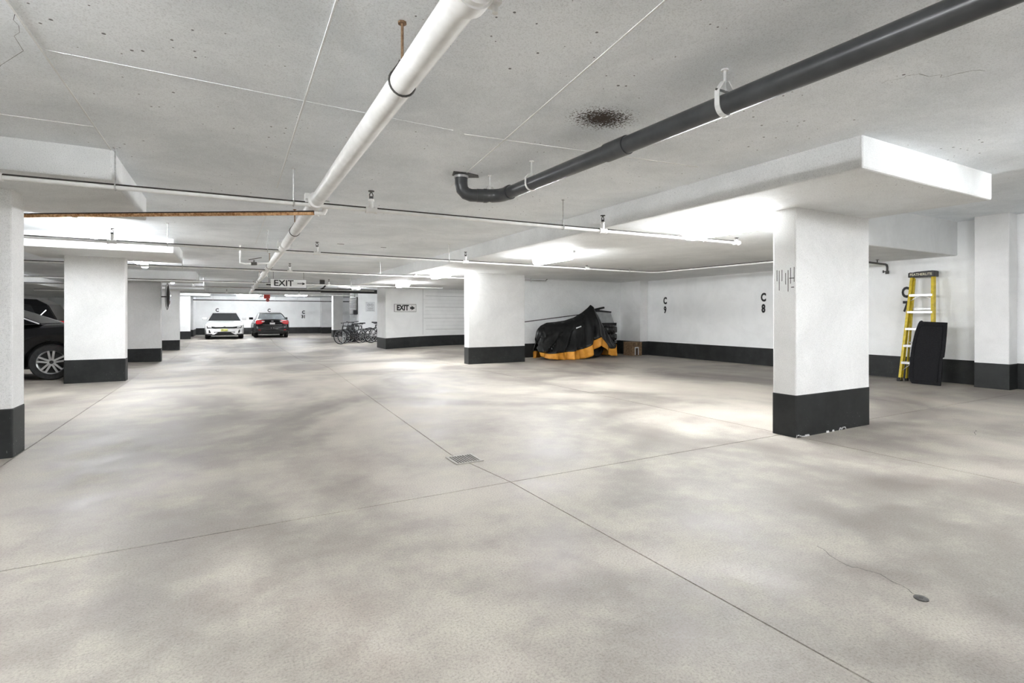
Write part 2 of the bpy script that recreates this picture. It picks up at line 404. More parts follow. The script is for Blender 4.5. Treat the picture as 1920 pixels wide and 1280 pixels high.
for z, a, w in ((1.57,3.16,.05),(1.48,3.16,.03)): MB().box(4.9085, 4.912, a, a+w, z, z+.008).build('scuff', 'iron', cr)
b = MB()
for k in range(16):
    x = random.choice([random.uniform(4.93,5.1), random.uniform(5.35,5.75)]); w = random.uniform(.012,.04); h = random.uniform(.008,.03)
    b.prism([(x-w,0),(x+w,0),(x+w*.5,h),(x-w*.1,h*.6),(x-w*.6,h)], lambda u, v, d: (u, d, v), 3.129, 3.137)
tag(b.build('paint_chips', 'white_paint', cr), kind='stuff')

# stencilled bay marks, part of their walls
def stencil(parent, s, p, ax, size, sx=.72): text('bay_number', s, 'print_black', p, ax, (0,0,1), size, parent, sx=sx, bold=.045, depth=.0015)
for y, n in ((11.33,'9'),(8.11,'8'),(5.10,'7')):
    stencil(wr, 'C', (11.394, y, 1.64), (0,-1,0), .27); stencil(wr, n, (11.394, y, 1.37), (0,-1,0), .27)
stencil(wend, 'C', (-.55, 39.494, 1.57), (1,0,0), .30, .9); stencil(wend, 'C', (2.56, 39.494, 1.57), (1,0,0), .30, .9)
stencil(wend, 'C', (4.78, 39.494, 1.45), (1,0,0), .30, .9); stencil(wend, '31', (4.78, 39.494, 1.14), (1,0,0), .30, .9)

# ------------------------------------------------------------------ fluorescent lamps
def lamp(x, y, z, label, along='y', ln=1.2):
    t = thing('fluorescent_lamp', label, 'lamp', (x, y, z), 0 if along == 'y' else -pi/2, 'fluorescent strip lamps on the ceiling')
    h = ln/2
    MB().box(-.05, .05, -h, h, -.022, 0).build('housing', 'lamp_housing', t, world=False)
    prof = [(-.056,-.02),(.056,-.02),(.066,-.05),(.062,-.11),(.036,-.138),(-.036,-.138),(-.062,-.11),(-.066,-.05)]
    b = MB(); st = [(-h-.02,.55),(-h+.03,.9),(-h+.09,1),(h-.09,1),(h-.03,.9),(h+.02,.55)]
    for y_, k_ in st: b.v += [(u*k_, y_, -.02+(v+.02)*k_) for u, v in prof]
    for i in range(5): b.f += [(i*8+q, i*8+(q+1) % 8, i*8+8+(q+1) % 8, i*8+8+q) for q in range(8)]
    b.f += [tuple(range(8)), tuple(range(40, 48))]
    b.build('diffuser', 'lamp_diffuser', t, world=False)
    for sg in (-1, 1): MB().box(-.03, .03, sg*(h+.03)-.012, sg*(h+.03)+.012, -.045, 0).build('end_clip', 'lamp_housing', t, world=False)
    return t
lamp(5.02, 4.04, SOFF, 'glowing strip lamp tucked behind the near wide pillar')
lamp(4.98, 7.6, SOFF, 'glowing strip lamp second along the soffit, before the motorcycle pillar')
lamp(4.6, 12.0, SOFF, 'glowing strip lamp beside the pillar before the motorcycle')
lamp(4.95, 16.3, SOFF, 'glowing strip lamp above the wall with the exit sign')
lamp(5.15, 24.1, CEIL, 'glowing strip lamp above the bicycles')
lamp(-1.77, 9.5, CEIL, 'glowing strip lamp above the rusty pipe')
lamp(-1.75, 15.0, CEIL, 'glowing strip lamp behind the pillar beside the black cars')
lamp(-1.72, 22.0, CEIL, 'glowing strip lamp just past the round mirror')
lamp(1.17, 36.0, CEIL, 'glowing strip lamp above the white sedan', 'x')
lamp(3.6, 33.1, CEIL, 'glowing strip lamp above the dark sedan', 'x')
lamp(-1.0, 30.6, CEIL, 'glowing strip lamp near the far beam', 'x')
lamp(5.75, .45, CEIL, 'strip lamp out of frame beside the near soffit')
for x, y, lab in ((5.6,-3.2,'strip lamp behind the camera over the parking bays'),(-1.75,2.0,'strip lamp out of frame before the cut off pillar'),
                  (-1.75,-2.4,'strip lamp behind the camera along the pillars')): lamp(x, y, CEIL, lab)

# ------------------------------------------------------------------ pipes
def rod(t, x, y, z, ztop=CEIL, r=.006, m='steel'):
    MB().tube([(x,y,z),(x,y,ztop)], r, 8).tube([(x,y,ztop-.008),(x,y,ztop+.001)], r*3, 8).build('hanger_rod', m, t)
def ring(t, x, y, z, r, axis, m='steel'):
    MB().tube(arc((x,y,z), r, 0, 2*pi, 20, axis)[:-1], .005, 6, closed=True).build('hanger_ring', m, t)
def sprinkler(t, x, y, z, h=.11):
    s = MB().tube([(x,y,z),(x,y,z+h*.5)], .020, 10).tube([(x,y,z+h*.42),(x,y,z+h*.55)], .028, 6).build('sprinkler_nipple', 'pipe_white', t, sm=True)
    MB().tube([(x-.014,y,z+h*.55),(x-.016,y,z+h*.8),(x,y,z+h*.98)], .005, 6).tube([(x+.014,y,z+h*.55),(x+.016,y,z+h*.8),(x,y,z+h*.98)], .005, 6)\
        .tube([(x,y,z+h*.55),(x,y,z+h*.7)], .018, 8).tube([(x,y,z+h*.97),(x,y,z+h*1.02)], .028, 12).build('sprinkler_head', 'iron', s)
def tee(t, x, y, z, r, axis='x'):
    d = (.045,0) if axis == 'x' else (0,.045)
    b = MB().tube([(x-d[0],y-d[1],z),(x+d[0],y+d[1],z)], r*1.45, 12)
    for s in (-1, 1): b.tube([(x+s*d[0]*.75,y+s*d[1]*.75,z),(x+s*d[0]*1.15,y+s*d[1]*1.15,z)], r*1.7, 12)
    b.build('tee_fitting', 'pipe_white', t, sm=True)

def mpx(y): return lerp(.68, .93, (y-1.6)/24.2)
mp = thing('sprinkler_main', 'thick white sprinkler main pipe running the length of the ceiling', 'pipe', (.7, 2, 2.24))
MB().tube([(mpx(-4),-4,2.24),(mpx(27),27,2.24)], .056, 24).build('main_pipe', 'pipe_white', mp, sm=True)
MB().tube([(mpx(-4)+.075,-4,2.262),(mpx(27)+.075,27,2.262)], .011, 8).build('side_conduit', 'pipe_white', mp, sm=True)
for y in (1.52, 8.3, 14.6, 20.9):
    x = mpx(y)
    b = MB().tube([(x,y-.05,2.24),(x,y-.028,2.24)], .068, 24).tube([(x,y-.03,2.24),(x,y+.03,2.24)], .076, 24).tube([(x,y+.028,2.24),(x,y+.05,2.24)], .068, 24)
    cpl = b.build('coupling', 'pipe_white', mp, sm=True)
    for s in (-1, 1):
        MB().box(x+s*.085-.02, x+s*.085+.02, y-.025, y+.025, 2.215, 2.265).tube([(x+s*.092,y,2.19),(x+s*.092,y,2.295)], .010, 8).build('coupling_bolt', 'hanger_white', cpl)
for y in (2.27, 6.9, 12.0, 16.9, 22.0):
    x = mpx(y)
    rod(mp, x, y, 2.325, CEIL, .0065, 'rust_rod'); ring(mp, x, y, 2.24, .060, 'xz', 'iron')
    MB().beam((x-.045,y,2.282), (x-.012,y,2.33), .006, .006).beam((x+.045,y,2.282), (x+.012,y,2.33), .006, .006).box(x-.016, x+.016, y-.008, y+.008, 2.322, 2.336).build('hanger_clip', 'iron', mp)

def branch(name, label, pts, r, heads, hangers, tees=(), m='pipe_white', ceil=None):
    t = thing(name, label, 'pipe', pts[0], 0, None)
    p_ = MB().tube(pts, r, 12).build('branch_pipe', m, t, sm=True)
    MB().tube([(q[0], q[1], q[2]+r*.74) for q in pts], r*.74, 10).build('dark_top', 'dark_brown', p_, sm=True)  # thinner dark tube raised to give the pipe a dark upper edge
    z = pts[0][2]
    for x, y in heads: tee(t, x, y, z, r); sprinkler(t, x, y, z+.01, .17 if x < 4 else .058)
    for x, y in hangers:
        rod(t, x, y, z+.028, CEIL if x < 4.03 else SOFF, .0055); ring(t, x, y, z, r+.008, 'yz')
    return t
Z = 2.2
def yl(p, q, x): return lerp(p[1], q[1], (x-p[0])/(q[0]-p[0]))
a, c = (-3.2,5.13,Z), (6.16,4.76,Z)
t1 = branch('sprinkler_branch', 'white sprinkler branch pipe crossing above the grey drain elbow', [a, c], .0185,
            [(x, yl(a,c,x)) for x in (-1.47,1.20,3.88,6.12)], [(x, yl(a,c,x)) for x in (-.76,.52,3.33,5.5)])
a2 = (-4.2,8.70,Z)
branch('sprinkler_branch', 'white sprinkler branch pipe with an angled run along the motorcycle bay', [a2, (8.55,8.95,Z), (8.68,8.85,Z), (8.9,5.35,Z), (9.0,5.27,Z), (10.1,5.27,Z)], .0185,
       [(-1.36,8.76),(1.27,8.81),(3.88,8.86),(6.7,8.91)], [(-.73,8.77),(.55,8.79),(3.55,8.85),(7.9,8.94)])
branch('sprinkler_branch', 'dark topped sprinkler branch pipe ending before the motorcycle wall', [(-4.2,12.66,Z), (8.1,12.74,Z), (8.16,12.74,Z+.05)], .0185, [(-4.0,12.66),(1.25,12.695),(4.2,12.715)], [(-.8,12.68),(3.3,12.71),(7.6,12.737)])
branch('sprinkler_branch', 'sprinkler branch pipe passing just behind the hanging exit sign', [(-6.5,17.6,Z), (6.8,17.6,Z)], .0185, [(-3.5,17.6),(2.9,17.6)], [(-.7,17.6),(3.6,17.6),(5.2,17.6)])
branch('sprinkler_branch', 'sprinkler branch pipe running past the round mirror', [(-6.5,21.0,Z), (5.2,21.0,Z)], .0185, [(-1.0,21.0),(2.0,21.0)], [(-.7,21.0),(3.8,21.0)])
branch('sprinkler_branch', 'sprinkler branch pipe at the far end of the main', [(-6.5,26.4,Z), (5.6,26.4,Z)], .02, [(0.0,26.4),(3.0,26.4)], [(-.7,26.4),(2.1,26.4),(4.5,26.4)])
branch('sprinkler_branch', 'far sprinkler pipe above the two sedans', [(-1.7,35.0,2.12), (9,35.0,2.12)], .022, [], [(-.7,35.0),(2.6,35.0),(3.9,35.0)], m='pipe_dark')
# drop tee and the rusty pipe
rp = thing('rusty_pipe', 'rust streaked thin pipe slanting below the white main', 'pipe', (.78, 5.05, 2.14))
A = Vector((.80,5.08,2.155)); B_ = Vector((-3.6,7.75,2.155))
p_ = MB().tube([A+(B_-A)*.02, B_], .0175, 12).build('pipe_run', 'rust', rp, sm=True)
UP = Vector((0,0,.013)); MB().tube([A+(B_-A)*.02+UP, B_+UP], .0128, 10).build('dark_top', 'dark_brown', p_, sm=True)  # dark strip along the upper side of the rusty run
MB().tube([(.79,5.02,2.23),(.80,5.06,2.185),(.79,5.085,2.158),(.74,5.115,2.155)], .024, 12).tube([(.79,5.02,2.235),(.79,5.025,2.215)], .031, 12).tube([(.75,5.11,2.155),(.725,5.125,2.155)], .028, 12).build('elbow_fitting', 'pipe_white', rp, sm=True)
MB().tube([(mpx(5)-.01,4.93,2.24),(mpx(5)-.01,5.07,2.24)], .070, 20).tube([(mpx(5)-.10,5.0,2.222),(mpx(5)+.11,5.0,2.215)], .034, 12).box(mpx(5)-.10, mpx(5)-.06, 4.96, 5.04, 2.25, 2.30).box(mpx(5)+.07, mpx(5)+.11, 4.96, 5.04, 2.25, 2.30).build('saddle_tee', 'pipe_white', rp, sm=True)
# side drop pipe by the main further in
dv = thing('drain_valve', 'small white drop pipe with a black valve beside the main', 'valve', (.2, 11.0, 2.3))
MB().tube([(.22,10.9,2.40),(.22,10.9,2.19),(.30,10.9,2.17),(.72,10.9,2.2)], .016, 10).build('drop_pipe', 'pipe_white', dv, sm=True)
rod(dv, .22, 10.9, 2.40, CEIL, .012, 'pipe_white')
MB().tube([(.45,10.9,2.17),(.45,10.9,2.25)], .012, 8).beam((.36,10.9,2.25),(.58,10.88,2.30), .02, .012).tube([(.40,10.9,2.178),(.50,10.9,2.185)], .03, 10).build('valve_handle', 'iron', dv)

# the dark grey drain pipe
dp = thing('drain_pipe', 'dark grey plastic drain pipe slung below the ceiling on white hangers', 'pipe', (2.26, 4.2, 2.32))
R_ = .056
def dx(y): return lerp(2.40, 2.25, (y+.6)/4.8)
zc = 2.32
MB().tube([(dx(-3),-3,zc),(dx(4.2),4.2,zc)], R_, 28).build('pipe_run', 'pipe_grey', dp, sm=True)
MB().tube([(dx(2.62),2.62,zc),(dx(2.82),2.82,zc)], R_*1.13, 28).build('coupling', 'pipe_grey', dp, sm=True)
bend = [(2.25,4.16,zc),(2.247,4.24,zc),(2.225,4.30,zc),(2.18,4.345,zc),(2.10,4.38,zc),(2.04,4.40,zc)]
MB().tube(bend, R_*1.10, 24).build('bend_fitting', 'pipe_grey', dp, sm=True)
MB().tube([(2.25,4.13,zc),(2.248,4.17,zc)], R_*1.17, 24).build('socket_collar', 'pipe_grey', dp, sm=True)
MB().tube([(2.13,4.367,zc),(2.10,4.38,zc)], R_*1.17, 24).build('socket_collar', 'pipe_grey', dp, sm=True)
el = [(2.05,4.398,zc),(1.99,4.42,zc),(1.945,4.435,zc+.015),(1.915,4.447,zc+.05),(1.905,4.45,zc+.10),(1.905,4.45,CEIL)]
MB().tube(el, R_*1.05, 24).build('elbow', 'pipe_grey', dp, sm=True)
MB().tube([(1.905,4.45,CEIL-.035),(1.905,4.45,CEIL-.015)], R_*1.2, 24).build('clamp_ring', 'steel', dp, sm=True)
MB().prism([(1.80,4.38),(1.93,4.36),(2.05,4.39),(2.09,4.46),(1.97,4.53),(1.84,4.51)], lambda u, v, d: (u, v, d), CEIL-.006, CEIL+.001).build('ceiling_patch', 'iron', dp)
def clevis(x, y, w=.030, big=True, zt=CEIL):
    h = MB(); path = arc((x,y,zc), R_+.004, pi, 2*pi, 14)
    path = [(x-R_*.25,y,zc+.125),(x-R_-.004,y,zc+.07)]+path+[(x+R_+.004,y,zc+.07),(x+R_*.25,y,zc+.125)] if big else [(x-.02,y,zc+.085),(x-R_-.004,y,zc+.045)]+path+[(x+R_+.004,y,zc+.045),(x+.02,y,zc+.085)]
    for p, q in zip(path[:-1], path[1:]): h.beam(p, q, w, .005, (0,0,1) if abs(q[2]-p[2]) < abs(q[0]-p[0]) else (1,0,0))
    o = h.build('clevis_strap', 'hanger_white', dp)
    if big: MB().tube([(x-R_-.012,y,zc+.072),(x+R_+.012,y,zc+.072)], .006, 8).build('strap_bolt', 'iron', o)
    rod(dp, x, y, zc+(.075 if big else .06), zt, .0065, 'hanger_white')
clevis(dx(1.88), 1.88); clevis(dx(3.78), 3.78, .022, False); clevis(2.155, 4.358, .024, False); clevis(dx(-.6), -.6)
# far black pipe and its grey gear
bp = thing('drain_pipe', 'thick black pipe crossing high before the bicycle wall', 'pipe', (3, 22.6, 2.26))
MB().tube([(.9,22.6,2.22),(3.3,22.6,2.22),(3.6,22.6,2.24)], .035, 12).build('thin_run', 'pipe_dark', bp, sm=True)
MB().tube([(3.4,22.6,2.24),(7.4,22.6,2.24)], .085, 16).build('thick_run', 'pipe_dark', bp, sm=True)
MB().tube([(3.3,22.6,2.24),(3.5,22.5,2.36),(3.6,22.5,2.50)], .03, 12).build('riser', 'pipe_dark', bp, sm=True)
for x in (4.6, 6.6): rod(bp, x, 22.6, 2.32, CEIL, .008, 'pipe_dark')
hp = thing('conduit', 'pale conduit stub with elbow hung near the exit sign', 'pipe', (2.9, 20, 2.4))
MB().tube([(2.55,20.0,2.2),(2.95,20.0,2.32),(3.0,20.0,2.33)], .035, 10).build('pale_pipe', 'pipe_white', hp, sm=True)
MB().box(2.98, 3.14, 19.93, 20.07, 2.36, CEIL).build('junction_box', 'iron', hp)
bx = thing('ceiling_speaker', 'small black box under the ceiling beside the hanging sign', 'speaker', (1.25, 20.2, 2.3))
MB().box(1.22, 1.40, 20.1, 20.25, 2.28, 2.36).build('box_body', 'print_black', bx, bevel=.01); rod(bx, 1.31, 20.17, 2.35, CEIL, .008, 'iron')
rv = thing('fire_valve', 'small red fire valve hanging among the far pipes', 'valve', (1.95, 30.5, 2.2))
MB().box(1.72, 2.02, 30.4, 30.6, 2.12, 2.36).tube([(1.90,30.35,2.02),(1.90,30.35,2.16)], .06, 12).build('valve_body', 'red_paint', rv, bevel=.02)
MB().tube(arc((1.9,30.33,2.03), .07, 0, 2*pi, 16)[:-1], .016, 6, closed=True).tube([(1.9,30.3,2.03),(1.9,30.45,2.03)], .018, 8).build('hand_wheel', 'red_paint', rv)
rod(rv, 1.87, 30.5, 2.34, CEIL, .02, 'iron')

# dark pipe end near the ladder
wt = thing('test_outlet', 'dark pipe end with a small tap high on the wall near the ladder', 'pipe', (10.7, 5.3, 2.2))
MB().tube([(10.1,5.28,2.2),(11.20,5.36,2.2),(11.25,5.36,2.19),(11.27,5.36,2.15),(11.27,5.36,2.05)], .02, 10).build('pipe_end', 'iron', wt, sm=True)
MB().tube([(11.27,5.36,2.075),(11.27,5.36,2.015)], .032, 10).beam((11.12,5.36,2.055),(11.27,5.36,2.055), .018, .018).tube([(11.13,5.36,2.03),(11.13,5.36,2.08)], .012, 8).build('tap', 'iron', wt)
rod(wt, 10.86, 5.333, 2.2, SOFF, .010, 'iron')
# ------------------------------------------------------------------ signs
es = thing('exit_sign', 'white EXIT sign with thin arrow hanging from the ceiling', 'sign', (1.64, 17, 2.03))
MB().box(1.15, 2.13, 16.985, 17.01, 2.05, 2.30).build('panel', 'sign_white', es, bevel=.006)
for z0, z1 in ((2.04,2.055),(2.295,2.31)): MB().box(1.14, 2.14, 16.975, 17.02, z0, z1).build('panel_frame', 'print_grey', es)
text('lettering', 'EXIT', 'print_black', (1.50,16.983,2.175), (1,0,0), (0,0,1), .255, es, sx=1.05, bold=.018, depth=.001)
MB().prism([(1.88,2.168),(2.03,2.168),(2.02,2.135),(2.11,2.178),(2.02,2.221),(2.03,2.188),(1.88,2.188)], lambda u, v, d: (u, d, v), 16.982, 16.986).build('arrow', 'print_black', es)
for x in (1.22, 2.06): rod(es, x, 17, 2.3, CEIL, .005, 'iron')
ws = thing('exit_sign', 'white EXIT sign with bold arrow fixed to the concrete wall', 'sign', (6.14, 19.88, 1.4))
MB().box(5.70, 6.58, 19.875, 19.899, 1.36, 1.66).build('panel_frame', 'print_black', ws)
MB().box(5.712, 6.568, 19.870, 19.895, 1.372, 1.648).build('panel', 'sign_white', ws)
text('lettering', 'EXIT', 'print_black', (6.03,19.868,1.51), (1,0,0), (0,0,1), .285, ws, sx=.82, bold=.045, depth=.001)
MB().prism([(6.33,1.47),(6.40,1.47),(6.37,1.41),(6.53,1.51),(6.37,1.61),(6.40,1.55),(6.33,1.55)], lambda u, v, d: (u, d, v), 19.866, 19.872).build('arrow', 'print_black', ws)
nt = thing('notice', 'faded white notice with bicycle picture on the wall behind the bicycles', 'notice', (7.0, 26.99, 1.4))
MB().box(6.25, 6.72, 26.98, 26.998, 1.42, 1.92).build('sheet', 'paper', nt)
b = MB()
for cx in (6.40, 6.57): b.tube(arc((cx,26.978,1.76), .055, 0, 2*pi, 14)[:-1], .010, 5, closed=True)
b.beam((6.40,26.978,1.76),(6.49,26.978,1.83),.014,.006).beam((6.49,26.978,1.83),(6.57,26.978,1.76),.014,.006).beam((6.40,26.978,1.76),(6.50,26.978,1.75),.014,.006)
b.build('bicycle_picture', 'print_grey', nt)
for z, w in ((1.60,.30),(1.55,.24),(1.48,.34)): MB().box(6.485-w/2, 6.485+w/2, 26.976, 26.981, z, z+.018).build('print_line', 'print_grey', nt)
vt = thing('wall_vent', 'dark louvred vent on the end of the bicycle wall', 'vent', (5.85, 28, 1.3))
MB().box(5.80, 5.868, 27.05, 28.8, 1.28, 2.16).build('frame', 'iron', vt)
for i in range(10):
    z = 1.33+i*.082
    MB().prism([(5.76,z),(5.775,z),(5.81,z+.05),(5.795,z+.05)], lambda u, v, d: (u, d, v), 27.2, 28.6).build('slat', 'aluminium', vt)

# convex mirror on the pillar corner
cmr = thing('convex_mirror', 'round traffic mirror seen from its dark back on a pillar corner', 'mirror', (-1.60, 19.2, 1.8), radians(12))
n_ = 28; prof = [(0,-.05),(.16,-.045),(.30,-.025),(.40,.0),(.42,.012),(.40,.02)]
MB().lathe([(max(r,.001), -h) for r, h in prof], axis='x', n=n_).build('mirror_back', 'mirror_back', cmr, sm=True, world=False)
MB().lathe([(.40,-.015),(.30,.035),(.16,.07),(.001,.08)], axis='x', n=n_).build('mirror_face', 'mirror_face', cmr, sm=True, world=False)
MB().tube([(.01,.0,0),(.0,.25,0),(-.17,.34,0)], .02, 8).box(-.20,-.15,.28,.38,-.05,.05).build('bracket', 'iron', cmr, world=False)

# ------------------------------------------------------------------ floor drain and cap
gr = thing('floor_drain', 'square iron floor drain grate set beside the saw cut joint', 'drain', (1.745, 4.01, 0))
x0, x1, y0, y1 = 1.625, 1.865, 3.885, 4.135
MB().box(x0+.01, x1-.01, y0+.01, y1-.01, -.005, .0015).build('pit', 'print_black', gr)
MB().box(x0,x1,y0,y0+.022,-.005,.006).box(x0,x1,y1-.022,y1,-.005,.006).box(x0,x0+.022,y0+.02,y1-.02,-.005,.006).box(x1-.022,x1,y0+.02,y1-.02,-.005,.006).build('rim', 'grate_rim', gr)
for i in range(8):
    x = x0+.0365+i*.0229
    MB().box(x, x+.0080, y0+.018, y1-.018, .001, .0055).build('bar', 'grate_rim', gr)
o = MB().lathe([(.001,.005),(.024,.005),(.027,.003),(.027,-.004)], (2.585,1.10,0), n=24).lathe([(.001,.0065),(.008,.0065),(.008,.004)], (2.585,1.10,0), n=12).build('floor_cleanout', 'iron', None, sm=True)
tag(o, 'small round metal cap in the concrete floor', 'cap')
# ------------------------------------------------------------------ ladder, trunk shelf
ld = thing('step_ladder', 'yellow fibreglass step ladder folded and leaning on the wall', 'ladder', (10.95, 4.66, 0))
LT = Vector((11.20, 4.74, 1.93)); BL = Vector((10.88, 4.965, .03)); BR = Vector((10.88, 4.44, .03))
TL = Vector((11.20, 4.91, 1.93)); TR = Vector((11.20, 4.565, 1.93))
def rail(b, a, c, w, d, back=0):
    o_ = Vector((back, 0, 0)); b.beam(a+o_, c+o_, w, d, (1,0,0))
    return b
for a, c in ((BL,TL),(BR,TR)):
    s = 1 if a is BL else -1
    b = MB(); b.beam(a, c, .020, .085, (1,0,.17)); b.beam(a+Vector((-.036,-.014*s,0)), c+Vector((-.036,-.014*s,0)), .034, .014, (1,0,.17)); b.beam(a+Vector((.036,-.014*s,0)), c+Vector((.036,-.014*s,0)), .034, .014, (1,0,.17))
    b.build('rail', 'ladder_yellow', ld)
    MB().box(a.x-.055, a.x+.055, a.y-.03, a.y+.03, 0, .07).build('foot', 'rubber', ld, bevel=.008)
for a, c in ((BL,TL),(BR,TR)):          # rear frame folded in behind
    s = 1 if a is BL else -1
    a2_ = a+Vector((.13,-.05*s,0)); c2 = c+Vector((.045,-.02*s,-.04))
    MB().beam(a2_, c2, .018, .055, (1,0,.1)).build('rear_rail', 'ladder_yellow', ld)
    MB().box(a2_.x-.03, a2_.x+.03, a2_.y-.022, a2_.y+.022, 0, .05).build('rear_foot', 'rubber', ld, bevel=.006)
for k in range(5):
    f = (k+1)*.163
    p = BL.lerp(TL, f); q = BR.lerp(TR, f)
    MB().box(p.x-.05, p.x+.045, q.y+.008, p.y-.008, p.z-.022, p.z+.022).build('step', 'aluminium', ld, bevel=.004)
    p2 = p+Vector((.09-.03*f,-.05,.06)); q2 = q+Vector((.09-.03*f,.05,.06))
    if k in (1, 3): MB().beam(p2, q2, .012, .03).build('rear_brace', 'steel', ld)
for f, h in ((.163,-.14),(.815,-.10)):
    p = BL.lerp(TL, f); q = BR.lerp(TR, f)
    MB().beam(p+Vector((0,-.01,h)), p+Vector((0,-.15,-.01)), .018, .006).beam(q+Vector((0,.01,h)), q+Vector((0,.15,-.01)), .018, .006).build('corner_brace', 'aluminium', ld)
cp = MB().prism([(-.212,-.02),(.205,-.02),(.202,.065),(.17,.075),(.13,.07),(.09,.08),(-.11,.09),(-.18,.09),(-.212,.08)], lambda u, v, d: (LT.x+d, LT.y+u, LT.z+v), -.075, .085).build('top_cap', 'ladder_cap', ld, bevel=.008)
text('lettering', 'FEATHERLITE', 'print_cream', (LT.x-.077, LT.y, LT.z+.028), (0,-1,0), (0,0,1), .062, cp, sx=.95, bold=.01, depth=.001)
sh = thing('trunk_shelf', 'black felt car boot shelf standing against the yellow ladder', 'car shelf', (10.70, 4.5, 0))
PO = [(.035,.0),(.005,.04),(-.012,.14),(-.022,.40),(-.012,.66),(.018,.90),(.055,1.06),(.075,1.105),(.10,1.12),(.12,1.10),(.46,1.085),(.462,.86),(.458,.62),(.452,.49),(.432,.475),(.440,.40),(.435,.0)]
def shf(u, v, d): return (10.70+.18*v/1.1+d, 4.735-u*1.06, v)
MB().prism(PO, shf, 0, .03).build('panel', 'felt_black', sh, bevel=.006)
cx_, cz_ = .21, .55
inn = [(cx_+(u-cx_)*.78, cz_+(v-cz_)*.88) for u, v in PO]
inn = [(u, v) for i, (u, v) in enumerate(inn) if i not in (7, 8, 13, 14)]
b = MB(); n = len(inn)
for i in range(n): b.beam(shf(*inn[i], -.004), shf(*inn[(i+1) % n], -.004), .012, .014, (1,0,0))
b.build('raised_border', 'felt_black', sh)
MB().tube([shf(.10,.02,-.0), shf(.10,-.0,.02)], .012, 8).build('hinge_pin', 'plastic_black', sh)

# ------------------------------------------------------------------ covered motorcycle
mc = thing('motorcycle', 'motorcycle under a black dust cover with orange hem', 'motorcycle', (8.8, 12.3, 0))
TOP = [(7.54,.62),(7.60,.82),(7.72,.93),(7.92,1.01),(8.2,1.03),(8.5,1.07),(8.8,1.155),(9.1,1.30),(9.30,1.43),(9.42,1.53),(9.48,1.40),(9.62,1.22),(9.78,.98),(9.95,.72),(10.08,.50),(10.18,.30)]
SPL = [(7.54,.22),(7.75,.17),(8.2,.20),(8.6,.23),(8.95,.31),(9.15,.42),(9.33,.55),(9.42,.60),(9.55,.50),(9.70,.33),(9.86,.25),(10.0,.26),(10.10,.38),(10.18,.28)]
BOT = [(7.54,.12),(7.75,.04),(8.2,.0),(8.7,.005),(9.0,.04),(9.18,.16),(9.34,.33),(9.42,.40),(9.55,.30),(9.70,.14),(9.86,.05),(10.05,.04),(10.18,.10)]
WID = [(7.54,.10),(7.62,.26),(7.9,.34),(8.6,.38),(9.2,.42),(9.45,.40),(9.8,.34),(10.05,.26),(10.18,.12)]
def pl(T, x):
    for (a, u), (c, v) in zip(T[:-1], T[1:]):
        if x <= c: return lerp(u, v, (x-a)/(c-a))
    return T[-1][1]
def fold(x, f):      # cloth folds, stronger towards the hem and fanning out from the handlebar
    g = (x-9.42)*(1.2-.5*f)
    w = abs(sin(g*8.5+.9*f)); return .12*f*(w**.6-.55)+.028*f*sin(g*29+2)+.010*f*sin(x*23+f*7)
nxs = 120; nk = 15
def cover_pt(x, f, side):                        # f 0 ridge .. 1 lower edge of the black cloth
    zt, zb, w = pl(TOP, x), pl(SPL, x), pl(WID, x)
    if side > 0: zb = .22
    z = lerp(zt, min(zb, zt-.03), f); sag = sin(f*pi)*.05
    yy = w*(.10+.62*f**.55+.28*f) - sag*.5*(1 if x < 9 else .4)
    if 7.7 < x < 9.0 and side < 0: yy += .05*math.exp(-((f-.30)/.10)**2)      # the seat edge
    return (x-.15+.02*sin(f*9+x*3), 12.10+side*(yy+fold(x, f)), z)
def sheet(fn, us, vs, name, m, parent):
    b = MB(); V = [fn(u, v) for u in us for v in vs]; n = len(vs)
    b.add(V, [(i*n+j, (i+1)*n+j, (i+1)*n+j+1, i*n+j+1) for i in range(len(us)-1) for j in range(n-1)])
    o = b.build(name, m, parent, sm=True)
    s = o.modifiers.new('thick', 'SOLIDIFY'); s.thickness = .006; s.offset = 0
    return o
us = [lerp(7.54, 10.18, i/nxs) for i in range(nxs+1)]
fs_ = [-1+2*i/(2*nk) for i in range(2*nk+1)]
sheet(lambda x, f: cover_pt(x, abs(f), -1 if f < 0 else 1), us, fs_, 'dust_cover', 'cover_black', mc)
def hem_pt(side):
    def g(x, f):
        p = cover_pt(x, 1, side); zb = pl(BOT, x) if side < 0 else .03
        return (p[0]+.02*f*sin(x*21), p[1]+side*(.015*f+.03*f*sin(x*27)), lerp(p[2]+.004, min(zb, p[2]-.02), f))
    return g
sheet(hem_pt(-1), us, [i/6 for i in range(7)], 'orange_hem', 'cover_orange', mc)
sheet(hem_pt(1), us, [i/6 for i in range(7)], 'orange_hem', 'cover_orange', mc)
for x in (8.0, 9.40):
    MB().lathe([(.20,-.05),(.27,-.055),(.30,-.03),(.305,0),(.30,.03),(.27,.055),(.20,.05)], (x,12.10,.305), 'y', 24).lathe([(.02,-.03),(.20,-.02),(.20,.02),(.02,.03)], (x,12.10,.305), 'y', 16).build('wheel', 'rubber', mc, sm=True)
MB().box(8.25, 9.15, 11.94, 12.26, .22, .62).build('engine_block', 'iron', mc, bevel=.03)
MB().beam((8.47,11.745,.86),(8.63,11.735,.91), .015, .03).build('cover_tag', 'paper', mc)

